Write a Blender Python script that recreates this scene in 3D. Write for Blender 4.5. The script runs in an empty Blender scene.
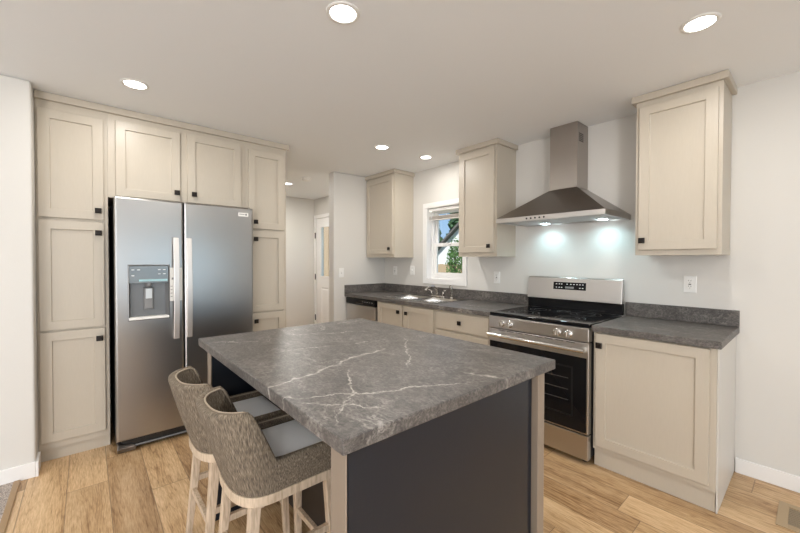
import bpy, bmesh, math, random
from mathutils import Vector, Matrix
random.seed(7)
C = bpy.context.scene.collection
SC = bpy.context.scene
PI = math.pi

# ------------------------------------------------------------------ camera
def look(yaw, pitch, roll):
    f = Vector((math.sin(yaw)*math.cos(pitch), math.cos(yaw)*math.cos(pitch), math.sin(pitch)))
    r = Vector((math.cos(yaw), -math.sin(yaw), 0)); u = r.cross(f)
    c, s = math.cos(roll), math.sin(roll)
    return c*r + s*u, -s*r + c*u, f
cam_d = bpy.data.cameras.new('camera'); cam = bpy.data.objects.new('camera', cam_d); C.objects.link(cam)
_r, _u, _f = look(-0.857, -0.0144, 0.0012)
m = Matrix.Identity(4)
for i in range(3):
    m[i][0], m[i][1], m[i][2] = _r[i], _u[i], -_f[i]
m[0][3], m[1][3], m[2][3] = 1.7014, -3.0761, 1.3278
cam.matrix_world = m
cam_d.sensor_width = 36; cam_d.lens = 361.17/800*36; cam_d.shift_y = -1.07/800
cam_d.clip_start = .02; cam_d.clip_end = 300
SC.camera = cam

# ------------------------------------------------------------------ world, sun, exposure
W = bpy.data.worlds.new('sky'); SC.world = W; W.use_nodes = True
nt = W.node_tree; N = nt.nodes; Lk = nt.links; N.clear()
wo = N.new('ShaderNodeOutputWorld'); bg = N.new('ShaderNodeBackground'); bg.inputs[1].default_value = .62
tc = N.new('ShaderNodeTexCoord'); mp = N.new('ShaderNodeMapping'); mp.inputs['Scale'].default_value = (1, 1, 2.2)
nz = N.new('ShaderNodeTexNoise'); nz.inputs['Scale'].default_value = 2.6; nz.inputs['Detail'].default_value = 6
cr = N.new('ShaderNodeValToRGB'); cr.color_ramp.elements[0].position = .50; cr.color_ramp.elements[1].position = .66
sx = N.new('ShaderNodeSeparateXYZ'); gr = N.new('ShaderNodeValToRGB')
gr.color_ramp.elements[0].color = (.50, .72, .98, 1); gr.color_ramp.elements[1].color = (.13, .34, .85, 1)
gr.color_ramp.elements[0].position = .0; gr.color_ramp.elements[1].position = .6
mx = N.new('ShaderNodeMix'); mx.data_type = 'RGBA'; mx.inputs[7].default_value = (.93, .96, 1, 1)
Lk.new(tc.outputs['Generated'], mp.inputs[0]); Lk.new(mp.outputs[0], nz.inputs['Vector'])
Lk.new(nz.outputs['Fac'], cr.inputs[0]); Lk.new(tc.outputs['Generated'], sx.inputs[0]); Lk.new(sx.outputs[2], gr.inputs[0])
Lk.new(cr.outputs[0], mx.inputs[0]); Lk.new(gr.outputs[0], mx.inputs[6]); Lk.new(mx.outputs[2], bg.inputs[0]); Lk.new(bg.outputs[0], wo.inputs[0])
sd = bpy.data.lights.new('sun', 'SUN'); sd.energy = 5.5; sd.angle = .01; sd.color = (1, .95, .86)
so = bpy.data.objects.new('sun', sd); C.objects.link(so); so.rotation_euler = Vector((-.35, .55, -.9)).to_track_quat('-Z', 'Y').to_euler()
SC.view_settings.view_transform = 'Standard'; SC.view_settings.look = 'None'
SC.view_settings.exposure = 0.68; SC.view_settings.gamma = 1; SC.view_settings.use_curve_mapping = False
SC.cycles.max_bounces = 10; SC.cycles.diffuse_bounces = 6; SC.cycles.glossy_bounces = 5
SC.cycles.sample_clamp_indirect = 4
LAMP = 6.0                      # watts of one ceiling downlight
LAMP_COL = (1, .965, .91)
HOOD = 4.6

FILL = 12.5                        # watts of added area lamp per square metre of unseen window
FILL_COL = (.98, .985, 1)
# area lamps added at the invented windows, in place of outdoor light
def daylight(loc, rot, sx_, sy_, fill, col=None):
    d = bpy.data.lights.new('window_daylight', 'AREA'); d.shape = 'RECTANGLE'; d.size = sx_; d.size_y = sy_
    d.energy = FILL*fill*sx_*sy_; d.color = col or FILL_COL
    o = bpy.data.objects.new('window_daylight', d); C.objects.link(o); o.location = loc; o.rotation_euler = rot

# ------------------------------------------------------------------ materials
def mat(name, col=(.8, .8, .8), rough=.5, metal=0, **k):
    M = bpy.data.materials.new(name); M.use_nodes = True
    b = M.node_tree.nodes['Principled BSDF']
    b.inputs['Base Color'].default_value = (*col, 1); b.inputs['Roughness'].default_value = rough; b.inputs['Metallic'].default_value = metal
    for kk, v in k.items(): b.inputs[kk.replace('_', ' ')].default_value = v
    return M
def nd(M, t, **k):
    n = M.node_tree.nodes.new(t)
    for kk, v in k.items(): setattr(n, kk, v)
    return n
def ln(M, a, b): M.node_tree.links.new(a, b)
def bsdf(M): return M.node_tree.nodes['Principled BSDF']
def math_(M, op, a, b=None, c=None):
    n = nd(M, 'ShaderNodeMath', operation=op)
    for i, v in enumerate((a, b, c)):
        if v is None: continue
        if isinstance(v, (int, float)): n.inputs[i].default_value = v
        else: ln(M, v, n.inputs[i])
    return n.outputs[0]
def coords(M, scale=(1, 1, 1), rot=(0, 0, 0)):
    t = nd(M, 'ShaderNodeTexCoord'); p = nd(M, 'ShaderNodeMapping')
    p.inputs['Scale'].default_value = scale; p.inputs['Rotation'].default_value = rot
    ln(M, t.outputs['Object'], p.inputs[0]); return p.outputs[0]
def noise(M, vec, scale, detail=3, rough=.5, dist=0):
    n = nd(M, 'ShaderNodeTexNoise'); n.inputs['Scale'].default_value = scale; n.inputs['Detail'].default_value = detail
    n.inputs['Roughness'].default_value = rough; n.inputs['Distortion'].default_value = dist
    ln(M, vec, n.inputs['Vector']); return n
def ramp(M, fac, stops):
    n = nd(M, 'ShaderNodeValToRGB'); e = n.color_ramp.elements
    while len(e) < len(stops): e.new(.5)
    for el, (p, c) in zip(e, stops):
        el.position = p; el.color = (*c, 1) if isinstance(c, tuple) else (c, c, c, 1)
    ln(M, fac, n.inputs[0]); return n.outputs[0]
def mixc(M, fac, a, b, mode='MIX'):
    n = nd(M, 'ShaderNodeMix', data_type='RGBA', blend_type=mode)
    for i, v in ((0, fac), (6, a), (7, b)):
        if isinstance(v, (int, float)): n.inputs[i].default_value = v
        elif isinstance(v, tuple): n.inputs[i].default_value = (*v, 1)
        else: ln(M, v, n.inputs[i])
    return n.outputs[2]
def bump(M, h, strength, dist=.002):
    b = nd(M, 'ShaderNodeBump'); b.inputs['Strength'].default_value = strength; b.inputs['Distance'].default_value = dist
    ln(M, h, b.inputs['Height']); ln(M, b.outputs[0], bsdf(M).inputs['Normal'])

M_wall = mat('wall_paint', (.67, .65, .612), .6)
bump(M_wall, noise(M_wall, coords(M_wall), 130, 2).outputs['Fac'], .25, .0015)
M_ceil = mat('ceiling_paint', (.855, .87, .88), .7)
bump(M_ceil, noise(M_ceil, coords(M_ceil), 110, 2).outputs['Fac'], .2, .0015)
M_trim = mat('white_trim', (.84, .83, .815), .35)
M_cab = mat('taupe_cabinet', (.56, .495, .405), .36)
_v = coords(M_cab, (30, 30, 3)); _n = noise(M_cab, _v, 6, 3)
ln(M_cab, mixc(M_cab, _n.outputs['Fac'], (.495, .44, .36), (.535, .478, .395)), bsdf(M_cab).inputs['Base Color'])
M_cabin = mat('cabinet_inside', (.30, .26, .21), .6)
M_knob = mat('dark_bronze', (.018, .014, .012), .38, .6)
M_dark = mat('espresso_panel', (.010, .0135, .021), .36)
_n = noise(M_dark, coords(M_dark, (60, 60, 2)), 4, 3); bump(M_dark, _n.outputs['Fac'], .12, .001)
M_post = mat('taupe_edge_veneer', (.27, .215, .165), .45)
M_brown = mat('dark_brown_panel', (.05, .040, .033), .45)
M_black = mat('black_plastic', (.012, .012, .013), .4)
M_glassblk = mat('black_glass', (.006, .006, .007), .08, 0, Specular_IOR_Level=.22)
M_blackcase = mat('black_case', (.02, .02, .021), .5)

def steel(name, col, rough, axis):
    M = mat(name, col, rough, 1)
    n = noise(M, coords(M, {'x': (1.5, 300, 300), 'z': (300, 300, 1.5)}[axis]), 2, 2)
    mr = nd(M, 'ShaderNodeMapRange'); mr.inputs[3].default_value = rough - .008; mr.inputs[4].default_value = rough + .008
    ln(M, n.outputs['Fac'], mr.inputs[0]); ln(M, mr.outputs[0], bsdf(M).inputs['Roughness'])
    return M
M_chim = steel('brushed_stainless_chimney', (.40, .365, .335), .32, 'x')
M_steel = steel('brushed_stainless', (.55, .53, .51), .30, 'x')
M_steelv = steel('brushed_stainless_fridge', (.41, .40, .39), .28, 'x')
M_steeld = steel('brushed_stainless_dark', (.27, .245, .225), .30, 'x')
M_under = mat('satin_aluminium', (.62, .64, .65), .5, .5)
M_satin = mat('satin_steel', (.72, .68, .65), .38, .85)
M_chrome = mat('polished_steel', (.75, .74, .72), .14, 1)
M_nickel = mat('brushed_nickel', (.55, .52, .48), .25, 1)
M_grey = mat('grey_plastic', (.22, .22, .22), .4)
M_lgrey = mat('light_grey_plastic', (.50, .49, .47), .4)
M_white = mat('white_plastic', (.82, .81, .78), .35)
M_slot = mat('dark_slot', (.03, .03, .03), .5)
M_paper = mat('white_paper', (.78, .77, .73), .6)
M_mark = mat('pale_legend', (.70, .70, .70), .5)
M_cush = mat('pale_grey_fabric', (.93, .94, .95), .85)
bump(M_cush, noise(M_cush, coords(M_cush), 400, 2).outputs['Fac'], .15, .001)

M_weave = mat('woven_rope', (.3, .25, .19), .85)
_t = nd(M_weave, 'ShaderNodeUVMap'); _p = nd(M_weave, 'ShaderNodeMapping'); _p.inputs['Scale'].default_value = (1, .13, 1)
ln(M_weave, _t.outputs[0], _p.inputs[0])
_n1 = noise(M_weave, _p.outputs[0], 330, 2, .6); _n2 = noise(M_weave, _p.outputs[0], 120, 2)
_h = math_(M_weave, 'ADD', math_(M_weave, 'MULTIPLY', _n1.outputs['Fac'], .8), math_(M_weave, 'MULTIPLY', _n2.outputs['Fac'], .2))
ln(M_weave, ramp(M_weave, _h, [(.34, (.070, .052, .036)), (.50, (.165, .130, .092)), (.66, (.33, .27, .20))]), bsdf(M_weave).inputs['Base Color'])
bump(M_weave, _h, .8, .004)
M_pipe = mat('light_rope_piping', (.40, .33, .25), .8)
M_pwood = mat('whitewashed_wood', (.58, .48, .37), .55)
_n = noise(M_pwood, coords(M_pwood, (40, 40, 5)), 3, 4)
ln(M_pwood, ramp(M_pwood, _n.outputs['Fac'], [(.3, (.42, .315, .215)), (.6, (.64, .515, .385))]), bsdf(M_pwood).inputs['Base Color'])

def stone(name, base, mid, light, vein, segs=()):
    M = mat(name, base, .42, 0, Specular_IOR_Level=.42)
    v = coords(M)
    wn = noise(M, v, 6.0, 6, .62)
    off = nd(M, 'ShaderNodeVectorMath', operation='MULTIPLY_ADD'); off.inputs[1].default_value = (.10, .10, .10)
    ln(M, wn.outputs['Color'], off.inputs[0]); ln(M, v, off.inputs[2])
    st = nd(M, 'ShaderNodeMapping'); st.inputs['Rotation'].default_value = (0, 0, .75); st.inputs['Scale'].default_value = (1, 1.7, 1.4); ln(M, off.outputs[0], st.inputs[0])
    n1 = noise(M, st.outputs[0], 9, 8, .75, .5); n2 = noise(M, st.outputs[0], 70, 4, .75)
    b = math_(M, 'ADD', math_(M, 'MULTIPLY', n1.outputs['Fac'], .42), math_(M, 'MULTIPLY', n2.outputs['Fac'], .58))
    col = ramp(M, b, [(.36, base), (.50, mid), (.64, light)])
    def ridge(scale, det, k, lo, hi, sd):
        n = noise(M, st.outputs[0], scale, det, .6, .4)
        l = math_(M, 'MAXIMUM', math_(M, 'SUBTRACT', 1, math_(M, 'MULTIPLY', math_(M, 'ABSOLUTE', math_(M, 'SUBTRACT', n.outputs['Fac'], .5)), k)), 0)
        mk = nd(M, 'ShaderNodeMapping'); mk.inputs['Location'].default_value = (sd, sd*.7, 0); ln(M, v, mk.inputs[0])
        p_ = noise(M, mk.outputs[0], scale*.45, 2)
        return math_(M, 'MULTIPLY', l, ramp(M, p_.outputs['Fac'], [(lo, 0.0), (hi, 1.0)]))
    vv = math_(M, 'MAXIMUM', math_(M, 'MULTIPLY', ridge(5, 6, 42, .48, .62, 3.1), .50), math_(M, 'MULTIPLY', ridge(13, 5, 22, .46, .62, 8.3), .26))
    if segs:
        w2_ = noise(M, v, 4.2, 7, .66); of2 = nd(M, 'ShaderNodeVectorMath', operation='MULTIPLY_ADD'); of2.inputs[1].default_value = (.20, .20, .20)
        ln(M, w2_.outputs['Color'], of2.inputs[0]); ln(M, v, of2.inputs[2])
        brk = ramp(M, noise(M, v, 11, 2).outputs['Fac'], [(.34, .25), (.50, 1.0)])
    for (ax, ay, bx_, by_, wd) in segs:
        L2 = (bx_-ax)**2+(by_-ay)**2; L_ = math.sqrt(L2)
        sp_ = nd(M, 'ShaderNodeSeparateXYZ'); ln(M, of2.outputs[0], sp_.inputs[0])
        dx = math_(M, 'SUBTRACT', sp_.outputs[0], ax+.10); dy = math_(M, 'SUBTRACT', sp_.outputs[1], ay+.10)
        t = math_(M, 'ADD', math_(M, 'MULTIPLY', dx, (bx_-ax)/L2), math_(M, 'MULTIPLY', dy, (by_-ay)/L2))
        c = math_(M, 'ABSOLUTE', math_(M, 'SUBTRACT', math_(M, 'MULTIPLY', dx, (by_-ay)/L_), math_(M, 'MULTIPLY', dy, (bx_-ax)/L_)))
        taper = math_(M, 'MAXIMUM', math_(M, 'MINIMUM', math_(M, 'MULTIPLY', math_(M, 'MULTIPLY', t, math_(M, 'SUBTRACT', 1, t)), 8), 1), 0)
        l = math_(M, 'MAXIMUM', math_(M, 'SUBTRACT', 1, math_(M, 'DIVIDE', c, wd)), 0)
        vv = math_(M, 'MAXIMUM', vv, math_(M, 'MULTIPLY', math_(M, 'MULTIPLY', l, taper), brk))
    n3 = noise(M, v, 34, 3, .75)
    vv = math_(M, 'MULTIPLY', vv, ramp(M, n3.outputs['Fac'], [(.36, .25), (.58, 1.0)]))
    ln(M, mixc(M, vv, col, vein), bsdf(M).inputs['Base Color'])
    bump(M, n2.outputs['Fac'], .2, .0012)
    return M
_SC = ((.040, .036, .034), (.098, .088, .081), (.215, .195, .180), (.56, .52, .47))
M_stone = stone('grey_veined_laminate', *_SC)
_I = lambda a, b, c, d, w: (a-.28, b+2.1, c-.28, d+2.1, w)
M_stone_i = stone('grey_veined_island_laminate', *_SC, segs=(_I(.58, -2.72, .36, -2.00, .010), _I(.64, -2.66, .82, -2.36, .006), _I(.80, -2.42, .97, -2.02, .007),
    _I(.84, -2.02, 1.0, -1.96, .011), _I(.25, -1.78, .72, -2.16, .006), _I(-.30, -2.62, -.12, -2.40, .006), _I(.55, -2.30, .95, -2.62, .005), _I(.62, -1.75, .86, -1.68, .006), _I(.10, -2.45, .22, -1.95, .005), _I(-.20, -2.25, .02, -1.80, .004), _I(.70, -2.62, .94, -2.42, .006)))

# oak planks running along X
M_floor = mat('oak_planks', (.5, .35, .2), .38)
def _floor(M):
    PW, PL = .185, 1.22
    t = nd(M, 'ShaderNodeTexCoord'); s = nd(M, 'ShaderNodeSeparateXYZ'); ln(M, t.outputs['Object'], s.inputs[0])
    y = math_(M, 'DIVIDE', math_(M, 'ADD', s.outputs[1], .77), PW); row = math_(M, 'FLOOR', y); fy = math_(M, 'FRACT', y)
    w1 = nd(M, 'ShaderNodeTexWhiteNoise', noise_dimensions='1D'); ln(M, row, w1.inputs['W'])
    x = math_(M, 'DIVIDE', math_(M, 'ADD', s.outputs[0], math_(M, 'MULTIPLY', w1.outputs['Value'], PL)), PL)
    ix = math_(M, 'FLOOR', x); fx = math_(M, 'FRACT', x)
    cb = nd(M, 'ShaderNodeCombineXYZ'); ln(M, row, cb.inputs[0]); ln(M, ix, cb.inputs[1])
    w2 = nd(M, 'ShaderNodeTexWhiteNoise', noise_dimensions='3D'); ln(M, cb.outputs[0], w2.inputs['Vector'])
    # grain
    g = nd(M, 'ShaderNodeCombineXYZ')
    ln(M, math_(M, 'ADD', math_(M, 'MULTIPLY', s.outputs[0], .75), math_(M, 'MULTIPLY', w2.outputs['Value'], 37)), g.inputs[0])
    ln(M, math_(M, 'MULTIPLY', s.outputs[1], 9), g.inputs[1]); ln(M, math_(M, 'MULTIPLY', row, 3.7), g.inputs[2])
    n2 = noise(M, g.outputs[0], 22, 4, .65)
    cv = nd(M, 'ShaderNodeCombineXYZ')
    ln(M, math_(M, 'ADD', math_(M, 'MULTIPLY', s.outputs[0], .85), math_(M, 'MULTIPLY', w2.outputs['Value'], 53)), cv.inputs[0])
    ln(M, math_(M, 'MULTIPLY', s.outputs[1], 8), cv.inputs[1]); ln(M, math_(M, 'MULTIPLY', row, 5.3), cv.inputs[2])
    nl = noise(M, cv.outputs[0], 1.15, 3, .45, .25); nb = noise(M, cv.outputs[0], .9, 4, .6)
    rg_ = math_(M, 'PINGPONG', math_(M, 'MULTIPLY', nl.outputs['Fac'], 15), .5)          # growth rings as contour lines
    rings = math_(M, 'MULTIPLY', ramp(M, rg_, [(.0, 1.0), (.20, 0.0)]), ramp(M, nb.outputs['Fac'], [(.40, .25), (.62, 1.0)]))
    gf = math_(M, 'ADD', math_(M, 'MULTIPLY', n2.outputs['Fac'], .5), math_(M, 'MULTIPLY', math_(M, 'SUBTRACT', 1, nb.outputs['Fac']), .5))
    gf = math_(M, 'SUBTRACT', gf, math_(M, 'MULTIPLY', rings, .12))
    col = ramp(M, gf, [(.33, (.27, .15, .066)), (.47, (.50, .33, .175)), (.62, (.68, .50, .31))])
    tint = ramp(M, w2.outputs['Value'], [(0, (.78, .73, .68)), (.5, (1.02, 1, .96)), (1, (1.16, 1.15, 1.12))])
    col = mixc(M, 1.0, col, tint, 'MULTIPLY')
    ey = math_(M, 'MINIMUM', fy, math_(M, 'SUBTRACT', 1, fy)); ex = math_(M, 'MINIMUM', fx, math_(M, 'SUBTRACT', 1, fx))
    seam = math_(M, 'MAXIMUM', math_(M, 'LESS_THAN', ey, .011), math_(M, 'LESS_THAN', ex, .0017))
    col = mixc(M, math_(M, 'MULTIPLY', seam, .6), col, (.12, .07, .035))
    ln(M, col, bsdf(M).inputs['Base Color'])
    bump(M, math_(M, 'SUBTRACT', gf, seam), .15, .001)
_floor(M_floor)
M_vent = mat('wood_tone_register', (.40, .29, .17), .45)
M_ventd = mat('register_louver_brown', (.26, .20, .13), .5)  # darker wood tone for the louvers
M_carpet = mat('beige_carpet', (.33, .27, .23), .95)
_n = noise(M_carpet, coords(M_carpet), 160, 3, .8)
ln(M_carpet, ramp(M_carpet, _n.outputs['Fac'], [(.38, (.22, .165, .145)), (.60, (.74, .66, .59))]), bsdf(M_carpet).inputs['Base Color'])
bump(M_carpet, _n.outputs['Fac'], 1, .01)

def emit(name, col, s):
    M = mat(name, col, .5); bsdf(M).inputs['Emission Color'].default_value = (*col, 1); bsdf(M).inputs['Emission Strength'].default_value = s
    return M
M_lamp = emit('lit_diffuser', (1, .97, .92), 6)
M_led = emit('lit_hood_lamp', (.80, .94, 1), 14)
def glass(name, tint=(1, 1, 1), refl=.10):
    M = bpy.data.materials.new(name); M.use_nodes = True; t = M.node_tree; t.nodes.clear()
    o = t.nodes.new('ShaderNodeOutputMaterial'); a = t.nodes.new('ShaderNodeBsdfTransparent'); a.inputs[0].default_value = (*tint, 1)
    g = t.nodes.new('ShaderNodeBsdfGlossy'); g.inputs['Roughness'].default_value = .02
    f = t.nodes.new('ShaderNodeFresnel'); f.inputs[0].default_value = 1.45; mx = t.nodes.new('ShaderNodeMixShader')
    ge = t.nodes.new('ShaderNodeNewGeometry'); sb_ = t.nodes.new('ShaderNodeMath'); sb_.operation = 'SUBTRACT'; sb_.use_clamp = True   # one reflecting face per pane
    t.links.new(f.outputs[0], sb_.inputs[0]); t.links.new(ge.outputs['Backfacing'], sb_.inputs[1])
    t.links.new(sb_.outputs[0], mx.inputs[0]); t.links.new(a.outputs[0], mx.inputs[1]); t.links.new(g.outputs[0], mx.inputs[2]); t.links.new(mx.outputs[0], o.inputs[0])
    return M
M_glass = glass('window_glass', (.95, .97, .97))
M_ovenglass = mat('oven_window_glass', (.012, .012, .013), .05)

# ------------------------------------------------------------------ mesh helpers
def new(): return bmesh.new()
def box(bm, x0, x1, y0, y1, z0, z1):
    x0, x1 = sorted((x0, x1)); y0, y1 = sorted((y0, y1)); z0, z1 = sorted((z0, z1))
    v = [bm.verts.new(p) for p in ((x0,y0,z0),(x1,y0,z0),(x1,y1,z0),(x0,y1,z0),(x0,y0,z1),(x1,y0,z1),(x1,y1,z1),(x0,y1,z1))]
    for f in ((3,2,1,0),(4,5,6,7),(0,1,5,4),(1,2,6,5),(2,3,7,6),(3,0,4,7)): bm.faces.new([v[i] for i in f])
    return bm
def bx(*a): return box(new(), *a)
def loops(bm, ls, cap0=True, cap1=True, closed=True):
    vs = [[bm.verts.new(p) for p in l] for l in ls]
    for a, b in zip(vs, vs[1:]):
        n = len(a)
        for i in range(n if closed else n - 1): bm.faces.new((a[i], a[(i+1) % n], b[(i+1) % n], b[i]))
    if cap0: bm.faces.new(vs[0][::-1])
    if cap1: bm.faces.new(vs[-1])
    return bm
def rect(x0, x1, z0, z1, y, i=0): return [(x0+i, y, z0+i), (x1-i, y, z0+i), (x1-i, y, z1-i), (x0+i, y, z1-i)]
def lathe(bm, prof, origin=(0,0,0), axis='z', n=28, cap=True):
    def P(r, h, a):
        c, s = r*math.cos(a), r*math.sin(a)
        v = {'z': (c, s, h), 'y': (c, h, s), 'x': (h, c, s)}[axis]
        return tuple(v[i]+origin[i] for i in range(3))
    ls = [[P(r, h, 2*PI*k/n) for k in range(n)] for r, h in prof]
    return loops(bm, ls, cap, cap)
def tube(bm, pts, r, n=10, sx_=1.0):
    pts = [Vector(p) for p in pts]; ls = []
    up = Vector((0, 0, 1))
    for i, p in enumerate(pts):
        t = (pts[min(i+1, len(pts)-1)] - pts[max(i-1, 0)]).normalized()
        a = t.cross(up)
        if a.length < .05: a = t.cross(Vector((0, 1, 0)))
        a.normalize(); b = a.cross(t).normalized()
        rr = r[i] if isinstance(r, (list, tuple)) else r
        ls.append([tuple(p + a*rr*sx_*math.cos(2*PI*k/n) + b*rr*math.sin(2*PI*k/n)) for k in range(n)])
    return loops(bm, ls)
def beam(bm, p, q, w0, w1, d0=None, d1=None):
    """tapered rectangular bar"""
    d0 = d0 or w0; d1 = d1 or w1
    ls = [[(c[0]+a*w/2, c[1]+b*d/2, c[2]) for a, b in ((-1,-1),(1,-1),(1,1),(-1,1))] for c, w, d in ((p, w0, d0), (q, w1, d1))]
    return loops(bm, ls)
def bar(bm, p, q, w, h):
    p, q = Vector(p), Vector(q); t = (q-p).normalized(); a = t.cross(Vector((0,0,1))).normalized()*w/2; b = Vector((0,0,h/2))
    return loops(bm, [[tuple(c+s*a+k*b) for s, k in ((-1,-1),(1,-1),(1,1),(-1,1))] for c in (p, q)])
def obj(name, bm, m, parent=None, bevel=0, smooth=False, seg=2, loc=None, rotz=0):
    bmesh.ops.recalc_face_normals(bm, faces=bm.faces)
    me = bpy.data.meshes.new(name); bm.to_mesh(me); bm.free()
    for k in (m if isinstance(m, (list, tuple)) else [m]): me.materials.append(k)
    o = bpy.data.objects.new(name, me); C.objects.link(o)
    if smooth:
        for p in me.polygons: p.use_smooth = True
    if bevel:
        b = o.modifiers.new('bevel', 'BEVEL'); b.width = bevel; b.segments = seg; b.limit_method = 'ANGLE'; b.angle_limit = math.radians(40)
    if parent: o.parent = parent
    if loc: o.location = loc
    if rotz: o.rotation_euler.z = rotz
    return o
def sharp(o, deg=35):
    for p in o.data.polygons: p.use_smooth = True
    bm = bmesh.new(); bm.from_mesh(o.data)
    for e in bm.edges:
        if len(e.link_faces) == 2 and e.calc_face_angle(0) > math.radians(deg): e.smooth = False
    bm.to_mesh(o.data); bm.free(); return o
def tag(o, label, cat, group=None, kind=None):
    o['label'] = label; o['category'] = cat
    if group: o['group'] = group
    if kind: o['kind'] = kind
    return o
def thing(name, label, cat, loc=(0,0,0), rotz=0, group=None):
    o = bpy.data.objects.new(name, None); C.objects.link(o); o.location = loc; o.rotation_euler.z = rotz; o.empty_display_size = .1
    return tag(o, label, cat, group)
def single(name, bm, m, label, cat, loc=(0,0,0), group=None, **k):
    return tag(obj(name, bm, m, None, loc=loc, **k), label, cat, group)
def pieces(name, boxes, m, parent):
    for b in boxes: obj(name, bx(*b), m, parent)
def struct(name, bm, m, parent=None, **k):
    o = obj(name, bm, m, parent, **k)
    if parent is None: o['kind'] = 'structure'
    return o
def copy_tree(o, parent=None):
    c = o.copy(); C.objects.link(c)
    if parent: c.parent = parent
    for ch in o.children: copy_tree(ch, c)
    return c

# ------------------------------------------------------------------ room shell
H = 2.41; T = .12
XL, XR, YB, YF = -4.20, 4.6, 0.0, -7.4          # hall wall, far right wall, range wall, rear wall
SW = -2.168                                     # short wall / wall behind the pantry
LW = -1.424                                     # living room wall left of the pantry
def holes(bm, u0, u1, v0, v1, hs, put):
    """rectangle u,v with rectangular holes; put(bm,u0,u1,v0,v1)"""
    us = sorted({u0, u1, *[h[0] for h in hs], *[h[1] for h in hs]}); vs = sorted({v0, v1, *[h[2] for h in hs], *[h[3] for h in hs]})
    for a, b in zip(us, us[1:]):
        run = None
        for c, d in zip(vs, vs[1:]):
            mu, mv = (a+b)/2, (c+d)/2
            if any(h[0] < mu < h[1] and h[2] < mv < h[3] for h in hs):
                if run: put(bm, a, b, *run); run = None
            else: run = (run[0], d) if run else (c, d)
        if run: put(bm, a, b, *run)
    return bm
WX0, WX1, WZ0, WZ1 = -1.362, -.798, 1.10, 1.955
DX0, DX1, DZ1 = -4.125, -3.195, 2.06
struct('floor', bx(XL-T, XR+T, -3.392, YB+T, -.10, 0), M_floor)
cp = struct('floor_carpet', bx(LW-.02, XR+T, YF-T, -3.412, -.10, .008), M_carpet)
struct('trim_1', bx(LW+.014, XR, -3.418, -3.388, .0005, .012), mat('oak_strip', (.34, .22, .11), .4), bevel=.004)
struct('ceiling', bx(XL-T, XR+T, YF-T, YB+T, H, H+.12), M_ceil)
struct('wall_back', holes(new(), XL-T, XR+T, 0, H, [(WX0, WX1, WZ0, WZ1), (DX0, DX1, -.1, DZ1)], lambda bm, a, b, c, d: box(bm, a, b, 0, T+.03, c, d)), M_wall)
struct('wall_hall', bx(XL-T, XL, -3.6, 0, 0, H), M_wall)
struct('wall_hall_end', bx(XL, SW-T, -3.6-T, -3.6, 0, H), M_wall)
struct('wall_short', bx(SW-T, SW, -.797, 0, 0, H), M_wall, bevel=.012, seg=3)
struct('wall_pantry', bx(SW-T, SW, -3.45, -1.652, 0, H), M_wall)
struct('wall_left', bx(LW-T-.7, LW, YF, -3.3255, 0, H), M_wall, bevel=.012, seg=3)
# invented living room windows behind and right of the camera, added for light
RW = [(-6.7, -4.9, .3, 2.1), (-4.3, -3.1, .55, 2.1), (-2.6, -.8, .75, 1.65)]  # last one follows the bluish reflection in the fridge doors
RW_FILL = (2.0, .6, .39)
struct('wall_right', holes(new(), YF, 0, 0, H, RW, lambda bm, a, b, c, d: box(bm, XR, XR+T, a, b, c, d)), M_wall)
BW = [(-.6, 1.4, .5, 2.1), (2.0, 3.8, .1, 2.1)]
struct('wall_rear', holes(new(), LW-T-.7, XR+T, 0, H, BW, lambda bm, a, b, c, d: box(bm, a, b, YF-T, YF, c, d)), M_wall)
def unseen_window(i, u0, u1, z0, z1, axis, fill):
    bm = new(); g = new(); w = .05
    put = (lambda b, a, c, d, e: box(b, XR+.03, XR+.09, a, c, d, e)) if axis == 'x' else (lambda b, a, c, d, e: box(b, a, c, YF-.09, YF-.03, d, e))
    um = (u0+u1)/2
    holes(bm, u0, u1, z0, z1, [(u0+w, um-w/2, z0+w, z1-w), (um+w/2, u1-w, z0+w, z1-w)], put)
    f = struct('window_%d' % i, bm, M_trim)  # out-of-view window, invented to carry an added lamp
    if axis == 'x': box(g, XR+.055, XR+.06, u0+w, u1-w, z0+w, z1-w)
    else: box(g, u0+w, u1-w, YF-.06, YF-.055, z0+w, z1-w)
    obj('pane', g, M_glass, f)
    if axis == 'x': daylight((XR-.005, um, (z0+z1)/2), (0, PI/2, 0), z1-z0, u1-u0, fill, (.60, .84, 1) if fill < .4 else None)
    else: daylight((um, YF+.005, (z0+z1)/2), (-PI/2, 0, 0), u1-u0, z1-z0, fill)
for i, (a, b, c, d) in enumerate(RW): unseen_window(i+2, a, b, c, d, 'x', RW_FILL[i])
for i, (a, b, c, d) in enumerate(BW): unseen_window(i+5, a, b, c, d, 'y', .75)
# baseboards
def bboard(name, x0, x1, y0, y1, z0=.0): struct(name, bx(x0, x1, y0, y1, z0, .092), M_trim, bevel=.003)
bboard('baseboard_back', 1.380, XR-.001, -.013, -.0005)
bboard('baseboard_left', LW+.0005, LW+.013, YF+.015, -3.3255)
bboard('baseboard_short', SW-T-.001, SW+.012, -.810, -.798)
bboard('baseboard_hall', XL+.0005, XL+.013, -3.58, -.02)
bboard('baseboard_right', XR-.013, XR-.0005, YF+.015, -.02)
struct('trim_2', bx(-1.566, LW+.013, -3.325, -3.313, 0, .092), M_trim)   # baseboard return beside the pantry

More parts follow.
